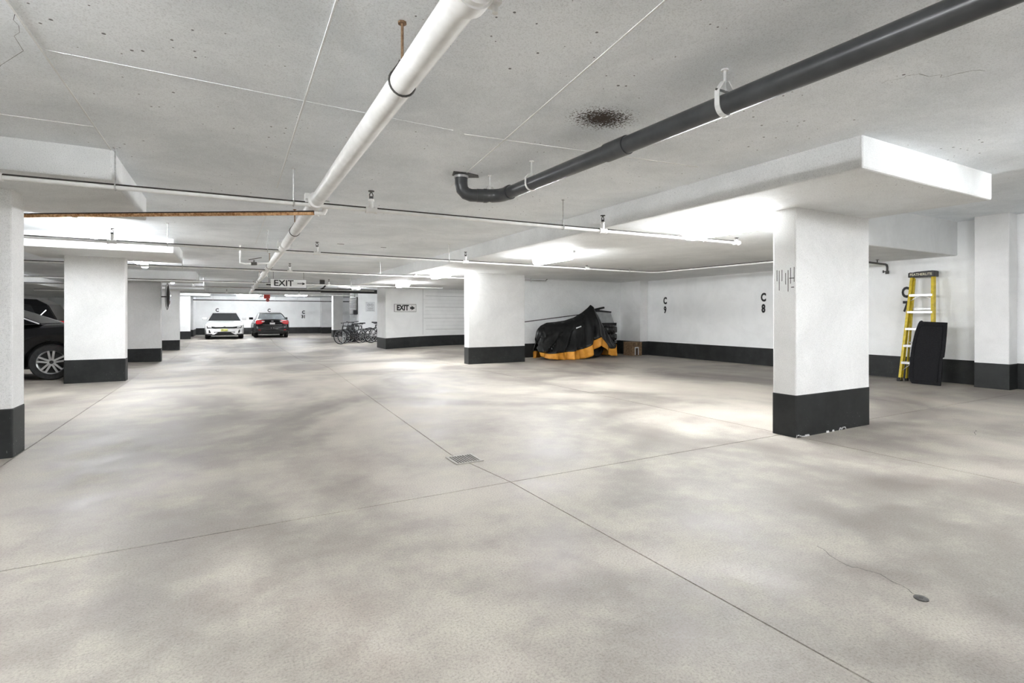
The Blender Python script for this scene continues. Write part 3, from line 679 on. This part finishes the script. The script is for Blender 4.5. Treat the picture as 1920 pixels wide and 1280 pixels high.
# things stacked behind the motorcycle
for k in range(4):
    z = .115+k*.222
    t = thing('wrapped_tire', 'tire wrapped in shiny black plastic, %s in the stack behind the motorcycle' % ('lowest','second from bottom','second from top','topmost')[k], 'tire', (10.28+.015*(k % 2), 12.64, z-.111), 0, 'wrapped tires stacked behind the motorcycle')
    vs = []; n, m_ = 36, 12
    for i in range(n):
        a = 2*pi*i/n
        for j in range(m_):
            c = 2*pi*j/m_; rr = .22+.068*math.copysign(abs(cos(c))**.6, cos(c))+.008*sin(a*9+k)+.006*sin(a*17+j)
            vs.append((rr*cos(a), rr*sin(a), .111+.105*math.copysign(abs(sin(c))**.6, sin(c))+.005*sin(a*13+j*2)))
    MB().add(vs, [(i*m_+j, ((i+1) % n)*m_+j, ((i+1) % n)*m_+(j+1) % m_, i*m_+(j+1) % m_) for i in range(n) for j in range(m_)]).build('wrapped_tread', 'plastic_black', t, sm=True, world=False)
t = thing('flat_case', 'flat black case lying on top of the wrapped tires', 'case', (10.16, 12.5, .90))
MB().box(9.95, 10.42, 12.36, 12.8, .896, .99).build('case_body', 'rubber', t, bevel=.01); MB().box(9.945, 10.425, 12.355, 12.805, .975, .988).build('case_lid', 'plastic_black', t)
t = thing('storage_bin', 'grey plastic bin with dark rim tilted on the flat black case', 'bin', (10.05, 12.55, .99))
MB().prism([(9.79,1.34),(9.87,.99),(10.36,.99),(10.22,1.31)], lambda u, v, d: (u, d, v), 12.4, 12.75).build('bin_body', 'grey_board', t, bevel=.01)
MB().prism([(9.76,1.32),(10.23,1.29),(10.23,1.335),(9.76,1.375)], lambda u, v, d: (u, d, v), 12.38, 12.77).build('bin_rim', 'rubber', t)
t = thing('folded_board', 'dark folded board sticking out behind the motorcycle cover peak', 'board', (9.8, 12.87, 1.42))
MB().beam((9.85,12.87,1.37),(10.33,12.87,1.46), .09, .055).build('board_face', 'cover_black', t, bevel=.006)
MB().box(10.1, 10.15, 12.84, 12.93, 1.38, 1.44).build('board_clip', 'iron', t)
bxm = thing('cardboard_box', 'brown printed cardboard box in the corner beside the wrapped tires', 'box', (10.78, 12.2, 0))
MB().box(10.68, 11.06, 11.95, 12.35, 0, .40).build('carton', 'cardboard', bxm, bevel=.006)
MB().box(10.675, 10.86, 11.94, 12.36, .40, .408).box(10.866, 11.065, 11.94, 12.36, .40, .408).build('flap', 'cardboard', bxm)
MB().box(10.80, 10.90, 11.944, 11.951, .02, .23).build('dark_print', 'card_print', bxm)
MB().box(10.775, 10.80, 11.944, 11.951, .02, .26).box(10.90, 10.925, 11.944, 11.951, .02, .26).box(10.775, 10.925, 11.944, 11.951, .23, .26).build('pale_print', 'paper', bxm)
for k in range(8):
    z = .285+.028*(k % 4); x = 10.69 if k < 4 else 10.88
    MB().box(x, x+random.uniform(.09,.15), 11.944, 11.951, z, z+.013).build('print_line', 'card_print', bxm)

# ------------------------------------------------------------------ cars
def wheel(t, x, y, side, R, rim='alloy', spokes=5, w=.21):
    o = MB().lathe([(R*.66,-w/2),(R*.93,-w/2),(R,-w/2+.035),(R,w/2-.035),(R*.93,w/2),(R*.66,w/2)], (x,y,R), 'y', 36, closed=True).build('tire', 'rubber', t, sm=True, world=False)
    yo = y+side*w/2
    MB().lathe([(.001,-side*.09),(R*.66,-side*.09)], (x,yo,R), 'y', 24).build('brake_shadow', 'car_trim', o, world=False)
    b = MB().lathe([(R*.60,-side*.03),(R*.685,-side*.0),(R*.70,-side*.015),(R*.66,-side*.10),(R*.60,-side*.10)], (x,yo,R), 'y', 36, closed=True)
    b.lathe([(.001,-side*.012),(R*.15,-side*.014),(R*.17,-side*.05)], (x,yo,R), 'y', 16)
    for k in range(spokes):
        for d in (-.20, .20):
            a = 2*pi*k/spokes+.3; p = Vector((x+R*.12*cos(a+d*2), yo-side*.02, R+R*.12*sin(a+d*2))); q = Vector((x+R*.63*cos(a+d), yo-side*.012, R+R*.63*sin(a+d)))
            b.beam(p, q, .034, .022, (0,1,0))
    b.build('rim', rim, o, sm=True, world=False)
    MB().lathe([(.001,.004*side),(R*.08,.002*side),(R*.10,-side*.014)], (x,yo,R), 'y', 12).build('hub_cap', 'car_trim', o, world=False)

def interp(T, x):
    if x <= T[0][0]: return T[0][1]
    for (a, u), (c, v) in zip(T[:-1], T[1:]):
        if x <= c: return lerp(u, v, (x-a)/(c-a))
    return T[-1][1]
def car(name, label, cat, loc, rot, P):
    t = thing(name, label, cat, loc, rot)
    L, W, R = P['L'], P['W'], P['R']; fx, rx = P['axles']; paint = P['paint']; Ra = R+.055
    xs = [lerp(-L/2, L/2, i/56) for i in range(57)]
    for w in (fx, rx): xs += [w+Ra*cos(pi*i/16) for i in range(17)]+[w-Ra-.002, w+Ra+.002]
    xs += [L/2-.02, L/2-.05, -L/2+.02, -L/2+.05]; xs = sorted(set(round(x, 4) for x in xs))
    def hw(x): 
        e = smooth(L/2-.60, L/2, abs(x)); return W/2*(1-P.get('taper', .17)*e**1.6)
    def zl(x):
        z = P['sill'] + .05*smooth(L/2-.7, L/2, abs(x))
        for w in (fx, rx):
            if abs(x-w) < Ra: z = max(z, R+sqrt(Ra*Ra-(x-w)**2))
        return z
    V = []; F = []; S = None
    for x in xs:
        h, zd, z0 = hw(x), interp(P['deck'], x), zl(x); zd = max(zd, z0+.12); sh_ = max(zd-.17, z0+.05)
        half = [(0, zd+.012), (h*.55, zd+.008), (h*.86, zd-.012), (h*.955, zd-.06), (h*.995, sh_), (h*1.0, lerp(z0, sh_, .72)), (h*.985, lerp(z0, sh_, .45)), (h*.99, lerp(z0, sh_, .2)), (h*.97, z0)]
        ringp = half + [(-u, v) for u, v in half[::-1][:-1]]
        S = len(ringp); V += [(x, u, v) for u, v in ringp]
    for i in range(len(xs)-1):
        for k in range(S): F.append((i*S+k, i*S+(k+1) % S, (i+1)*S+(k+1) % S, (i+1)*S+k))
    F += [tuple(range(S)), tuple((len(xs)-1)*S+k for k in range(S))]
    body = MB().add(V, F).build('body', paint, t, sm=True, world=False)
    MB().box(-L/2+.25, L/2-.25, -W/2+.25, W/2-.25, P['sill']-.04, .70).build('underbody', 'car_trim', t, world=False)
    # cabin
    C = P['cabin']; zb = min(C[0][1], C[-1][1]); zt = max(z for _, z in C); wb, wt = P['cw']
    def wz(z): return lerp(wb, wt, (z-zb)/(zt-zb))
    n = len(C); V = [(x, s*wz(z), z) for s in (-1, 1) for x, z in C]
    F = [tuple(range(n)), tuple(range(n, 2*n))[::-1]]+[(i, i+1, n+i+1, n+i) for i in range(n-1)]+[(n-1, 0, n, 2*n-1)]
    MB().add(V, F).build('cabin', paint, t, world=False, bevel=.03)
    G = P['glass']
    def strip(i0, i1, name, a0, a1, inset, m=None):          # glass along the cabin profile
        p, q = Vector((C[i0][0],0,C[i0][1])), Vector((C[i1][0],0,C[i1][1])); p_, q_ = p.lerp(q, a0), p.lerp(q, a1)
        nn = Vector((-(q-p).z, 0, (q-p).x)).normalized(); nn = nn if nn.z > 0 else -nn
        vs = [(r.x+nn.x*.008, s*(wz(r.z)-inset), r.z+nn.z*.008) for r in (p_, q_) for s in (-1, 1)]
        return MB().add(vs, [(0,1,3,2)]).build(name, m or G, t, world=False)
    strip(n-1, n-2, 'windscreen', .06, .95, .05); strip(0, 1, 'rear_window', .08, .95, .07, P.get('rear_glass'))
    for s in (-1, 1):
        for poly in P['side_windows']:
            MB().add([(x, s*(wz(z)+.006), z) for x, z in poly], [tuple(range(len(poly)))]).build('side_window', G, t, world=False)
        if P.get('chrome'):
            b = MB()
            for (x0, z0), (x1, z1) in zip(P['chrome'][:-1], P['chrome'][1:]): b.beam((x0, s*(wz(z0)+.012), z0), (x1, s*(wz(z1)+.012), z1), .016, .022)
            b.build('window_trim', 'chrome', t, world=False)
        for x in P['handles']: MB().beam((x-.09, s*(hw(x)+.006), P['hz']), (x+.09, s*(hw(x)+.006), P['hz']+.008), .03, .032).build('door_handle', P.get('handle_m', paint), t, world=False, bevel=.006)
        mx = P['mirror']; zz = interp(P['deck'], mx)+.06
        MB().prism([(-.10,.0),(.06,-.02),(.09,.06),(.02,.13),(-.09,.12)], lambda u, v, d: (mx+u*.8, s*(W/2+d), zz+v), -.07, .15).build('wing_mirror', paint, t, world=False, bevel=.02)
        for x in (fx, rx): wheel(t, x, s*(W/2-.125), s, R, P.get('rim', 'alloy'))
        for x in P['doors']: MB().beam((x, s*(hw(x)+.001), .40), (x, s*(hw(x)+.001), interp(P['deck'], x)-.15), .006, .004).build('door_gap', 'car_trim', t, world=False)
    for q in P['extra']:                                   # lamps, plates, grille: (name, material, yz polygon, x0, x1)
        nm, m_, poly, xa, xb, both = q
        for s in ((1, -1) if both else (1,)):
            MB().prism([(u*s, v) for u, v in poly], lambda u, v, d: (d, u, v), xa, xb).build(nm, m_, t, world=False, bevel=.006)
    return t

SED = dict(L=4.85, W=1.86, R=.33, axles=(1.45,-1.38), sill=.24,
    deck=[(-2.425,.60),(-2.40,.86),(-2.36,.99),(-2.25,1.035),(-1.7,1.05),(-1.0,1.0),(.2,.97),(1.0,.965),(1.4,.93),(1.9,.84),(2.2,.76),(2.35,.68),(2.42,.58)],
    cabin=[(-1.95,1.02),(-1.02,1.36),(-.62,1.425),(-.1,1.445),(.28,1.41),(1.22,.94)], cw=(.85,.60),
    side_windows=[[(-1.35,1.075),(-1.0,1.27),(-.68,1.365),(-.28,1.39),(-.28,1.05)],[(-.18,1.05),(-.18,1.395),(.1,1.385),(.3,1.345),(.86,1.04)]],
    handles=(-.95,.05), hz=.80, mirror=.72, doors=(-1.15,-.22,.95), glass='car_glass')
front_w = [('headlight','car_trim',[(.38,.66),(.82,.72),(.80,.60),(.42,.57)],2.20,2.435,True),('daytime_lamp','lamp_clear',[(.58,.655),(.78,.70),(.77,.64),(.60,.61)],2.20,2.442,True),
    ('grille','car_trim',[(-.42,.66),(.42,.66),(.44,.575),(-.44,.575)],2.30,2.438,False),('side_intake','car_trim',[(.68,.50),(.73,.50),(.72,.34),(.62,.34)],2.30,2.437,True),
    ('lower_intake','car_trim',[(-.50,.40),(.50,.40),(.42,.29),(-.42,.29)],2.30,2.434,False),('intake_trim','car_white',[(.30,.37),(.42,.37),(.60,.25),(.48,.25)],2.30,2.441,True),
    ('splitter','car_trim',[(-.78,.27),(.78,.27),(.74,.20),(-.74,.20)],2.25,2.42,False),
    ('emblem','print_grey',[(-.05,.715),(.05,.715),(.05,.69),(-.05,.69)],2.28,2.42,False),('licence_plate','plate_yellow',[(-.17,.545),(.15,.545),(.15,.425),(-.17,.425)],2.41,2.447,False),
    ('plate_print','iron',[(-.14,.51),(-.05,.51),(-.05,.475),(-.14,.475)],2.44,2.45,False)]
rear_b = [('tail_light','tail_red',[(.42,.99),(.82,.99),(.86,.86),(.80,.76),(.60,.78),(.44,.88)],-2.425,-2.22,True),('reverse_lamp','lamp_clear',[(.38,.94),(.54,.955),(.56,.90),(.42,.89)],-2.431,-2.3,True),
    ('licence_plate','plate_white',[(-.13,.86),(.13,.86),(.13,.76),(-.13,.76)],-2.437,-2.40,False),('trunk_trim','chrome',[(-.5,.735),(.5,.735),(.5,.72),(-.5,.72)],-2.436,-2.40,False),
    ('emblem','chrome',[(-.06,.955),(.06,.955),(.06,.925),(-.06,.925)],-2.43,-2.38,False),('trunk_gap','car_trim',[(-.62,.715),(.62,.715),(.62,.70),(-.62,.70)],-2.434,-2.40,False),
    ('reflector','tail_red',[(.60,.46),(.72,.47),(.72,.44),(.60,.43)],-2.43,-2.38,True),('bumper_trim','car_trim',[(-.62,.36),(.62,.36),(.55,.25),(-.55,.25)],-2.434,-2.36,False),
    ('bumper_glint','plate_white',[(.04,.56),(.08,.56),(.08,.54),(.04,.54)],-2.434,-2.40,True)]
W_ = dict(SED, paint='car_white', extra=front_w+[('tail_light','tail_red',[(.5,.98),(.8,.97),(.8,.86),(.5,.88)],-2.43,-2.25,True)], taper=.10)
car('sedan_car', 'white sedan facing the camera before the far wall', 'car', (-.10, 33.9, fz(0,33)), -pi/2, W_)
D_ = dict(SED, paint='car_black', extra=rear_b, rear_glass='car_glass_grey', taper=.10)
car('sedan_car', 'dark sedan with red tail lights parked beside the white sedan', 'car', (2.28, 34.9, fz(2,34)), pi/2, D_)
S_ = dict(SED, cabin=[(-1.40,1.03),(-.90,1.27),(-.55,1.405),(-.1,1.445),(.28,1.41),(1.22,.94)], side_windows=[[(-1.10,1.075),(-.84,1.215),(-.56,1.33),(-.28,1.375),(-.28,1.05)],SED['side_windows'][1]], axles=(1.45,-1.55), paint='car_black', extra=rear_b, chrome=[(-1.36,1.05),(-.90,1.255),(-.56,1.385),(-.1,1.425),(.3,1.385),(.95,1.03)], handle_m='chrome', hz=.83, R=.335)
car('sedan_car', 'glossy black sedan with twin spoke wheel half hidden by a pillar', 'car', (-4.42, 13.55, 0), pi, S_)
U_ = dict(L=4.7, W=1.9, R=.36, axles=(1.45,-1.35), sill=.28, taper=.12,
    deck=[(-2.35,.70),(-2.33,1.0),(-2.25,1.08),(-1.0,1.06),(.2,1.04),(1.0,1.05),(1.4,1.02),(2.0,.93),(2.25,.82),(2.35,.70)],
    cabin=[(-2.20,1.06),(-1.95,1.52),(-1.72,1.655),(-.9,1.70),(-.1,1.70),(.25,1.66),(1.05,1.02)], cw=(.84,.62), paint='car_black', glass='car_glass',
    side_windows=[[(-1.78,1.17),(-1.62,1.50),(-1.1,1.58),(-1.05,1.12)],[(-.98,1.12),(-1.02,1.585),(-.25,1.61),(-.25,1.10)],[(-.15,1.10),(-.15,1.61),(.18,1.59),(.75,1.10)]],
    chrome=[(-1.0,1.08),(-1.55,1.09),(-1.80,1.16),(-1.95,1.36)], handles=(-.85,.1), hz=.90, mirror=.65, doors=(-1.05,-.2,.9),
    extra=[('tail_light','tail_red',[(.45,1.06),(.84,1.06),(.88,.92),(.50,.95)],-2.38,-2.15,True),('licence_plate','plate_white',[(-.15,.80),(.15,.80),(.15,.68),(-.15,.68)],-2.36,-2.32,False),
           ('headlight','lamp_clear',[(.5,.88),(.84,.90),(.82,.76),(.5,.78)],2.15,2.36,True)])
car('suv_car', 'black sport utility vehicle seen above the black sedan', 'car', (-6.27, 19.3, fz(-6,19)), pi, U_)

# ------------------------------------------------------------------ bicycles
def bicycle(label, x, y, rot, frame, lean=0):
    t = thing('bicycle', label, 'bicycle', (x, y, fz(x, y)), rot, 'bicycles parked at the white wall')
    t.rotation_euler = (lean, 0, rot); R = .335; wb = .52
    for cx in (-wb, wb):
        o = MB().tube(arc((cx,0,R), R-.022, 0, 2*pi, 28)[:-1], .025, 6, closed=True).build('tire', 'rubber', t, sm=True, world=False)
        MB().tube(arc((cx,0,R), R-.045, 0, 2*pi, 28)[:-1], .010, 6, closed=True).tube([(cx,-.03,R),(cx,.03,R)], .025, 8).build('rim', 'alloy', o, sm=True, world=False)
        b = MB()
        for k in range(12): a = pi*k/6; b.tube([(cx,0,R),(cx+(R-.05)*cos(a),0,R+(R-.05)*sin(a))], .003, 4)
        b.build('spokes', 'alloy', o, world=False)
    bb = (-.08,0,.30); st = (-.22,0,.78); hd = (.36,0,.84); hl = (.40,0,.70)
    b = MB()
    for p, q, r in ((bb,st,.024),(st,hd,.024),(bb,hl,.03),(hd,hl,.03)): b.tube([p, q], r, 8)
    for s in (-.05, .05): b.tube([bb,(-wb,s,R)], .011, 6).tube([(-.205,0,.73),(-wb,s,R)], .010, 6).tube([(hl[0],s*.8,hl[2]),(wb,s,R)], .013, 6)
    b.build('frame', frame, t, sm=True, world=False)
    MB().tube([st,(-.255,0,.90)], .014, 8).build('seat_post', 'steel', t, world=False)
    MB().prism([(-.40,-.07),(-.36,-.085),(-.25,-.05),(-.10,-.02),(-.10,.02),(-.25,.05),(-.36,.085),(-.40,.07)], lambda u, v, d: (u, v, d), .89, .945).build('saddle', 'rubber', t, world=False, bevel=.015)
    hb = MB().tube([hd,(.33,0,.98)], .014, 8).tube([(.28,-.30,.99),(.36,-.16,.98),(.36,.16,.98),(.28,.30,.99)], .013, 8).build('handlebar', 'frame_dark', t, world=False)
    for s in (-1, 1): MB().tube([(.29,s*.27,.99),(.22,s*.34,.99)], .019, 8).build('grip', 'rubber', hb, world=False)
    MB().lathe([(.02,-.004),(.09,-.004),(.095,0),(.09,.004),(.02,.004)], (bb[0],-.05,bb[2]), 'y', 20).beam((bb[0],-.06,bb[2]),(bb[0]+.12,-.07,bb[2]-.11), .02, .012).beam((bb[0],.06,bb[2]),(bb[0]-.12,.07,bb[2]+.11), .02, .012).build('crank', 'iron', t, world=False)
    for s, d in ((-1,.12),(1,-.12)): MB().box(bb[0]+d-.045, bb[0]+d+.045, s*.12-.045, s*.12+.045, bb[2]-d*.9-.012, bb[2]-d*.9+.012).build('pedal', 'rubber', t, world=False)
    return t
bicycle('black bicycle outermost of the dark bicycles by the vent', 5.05, 24.75, radians(200), 'frame_dark', .08)
bicycle('black bicycle tucked between the dark outer one and the vent', 5.30, 25.15, radians(196), 'frame_dark', -.05)
bicycle('black bicycle closest to the louvred vent', 5.62, 25.75, radians(205), 'frame_dark', .05)
bicycle('white bicycle with pale rims standing in front of the others', 6.35, 24.3, radians(12), 'frame_white', .06)
bicycle('white framed bicycle, middle one of the three by the notice', 6.72, 24.85, radians(8), 'frame_white', -.04)
bicycle('dark bicycle behind the two white framed bicycles', 6.62, 25.75, radians(15), 'frame_dark', .05)
t = thing('leaning_board', 'grey wrapped board leaning behind the dark bicycles', 'board', (5.3, 26.4, -.1))
MB().prism([(5.05,.0),(5.78,.0),(5.78,1.42),(5.70,1.42),(5.45,1.05),(5.1,.80)], lambda u, v, d: (u, d+v*.10, v-.12), 26.72, 26.78).build('board_sheet', 'grey_board', t, bevel=.01)
MB().box(5.60, 5.78, 26.76, 26.96, 1.27, 1.50).build('black_cap', 'rubber', t, bevel=.02)

t = thing('covered_bundle', 'lumpy dark covered bundle between the dark bicycles and the vent', 'bundle', (5.35, 26.22, fz(5.35,26.22)))
vs = []; n, m_ = 24, 9
for i in range(n):
    a = 2*pi*i/n
    for j in range(m_):
        f = j/(m_-1); r_ = (.36-.24*f**2)*(1+.12*sin(a*5+j)+.06*sin(a*9)); vs.append((r_*cos(a)*.85, r_*sin(a)*.8, .78*f+.03*sin(a*4)*f))
MB().add(vs, [(i*m_+j, ((i+1) % n)*m_+j, ((i+1) % n)*m_+j+1, i*m_+j+1) for i in range(n) for j in range(m_-1)]+[tuple(i*m_+m_-1 for i in range(n))]).build('cover_sheet', 'cover_black', t, sm=True, world=False)
MB().tube([(.34*cos(2*pi*k/20)*.9, .34*sin(2*pi*k/20)*.85, .30+.02*sin(k)) for k in range(20)], .012, 6, closed=True).build('tie_cord', 'rubber', t, world=False)
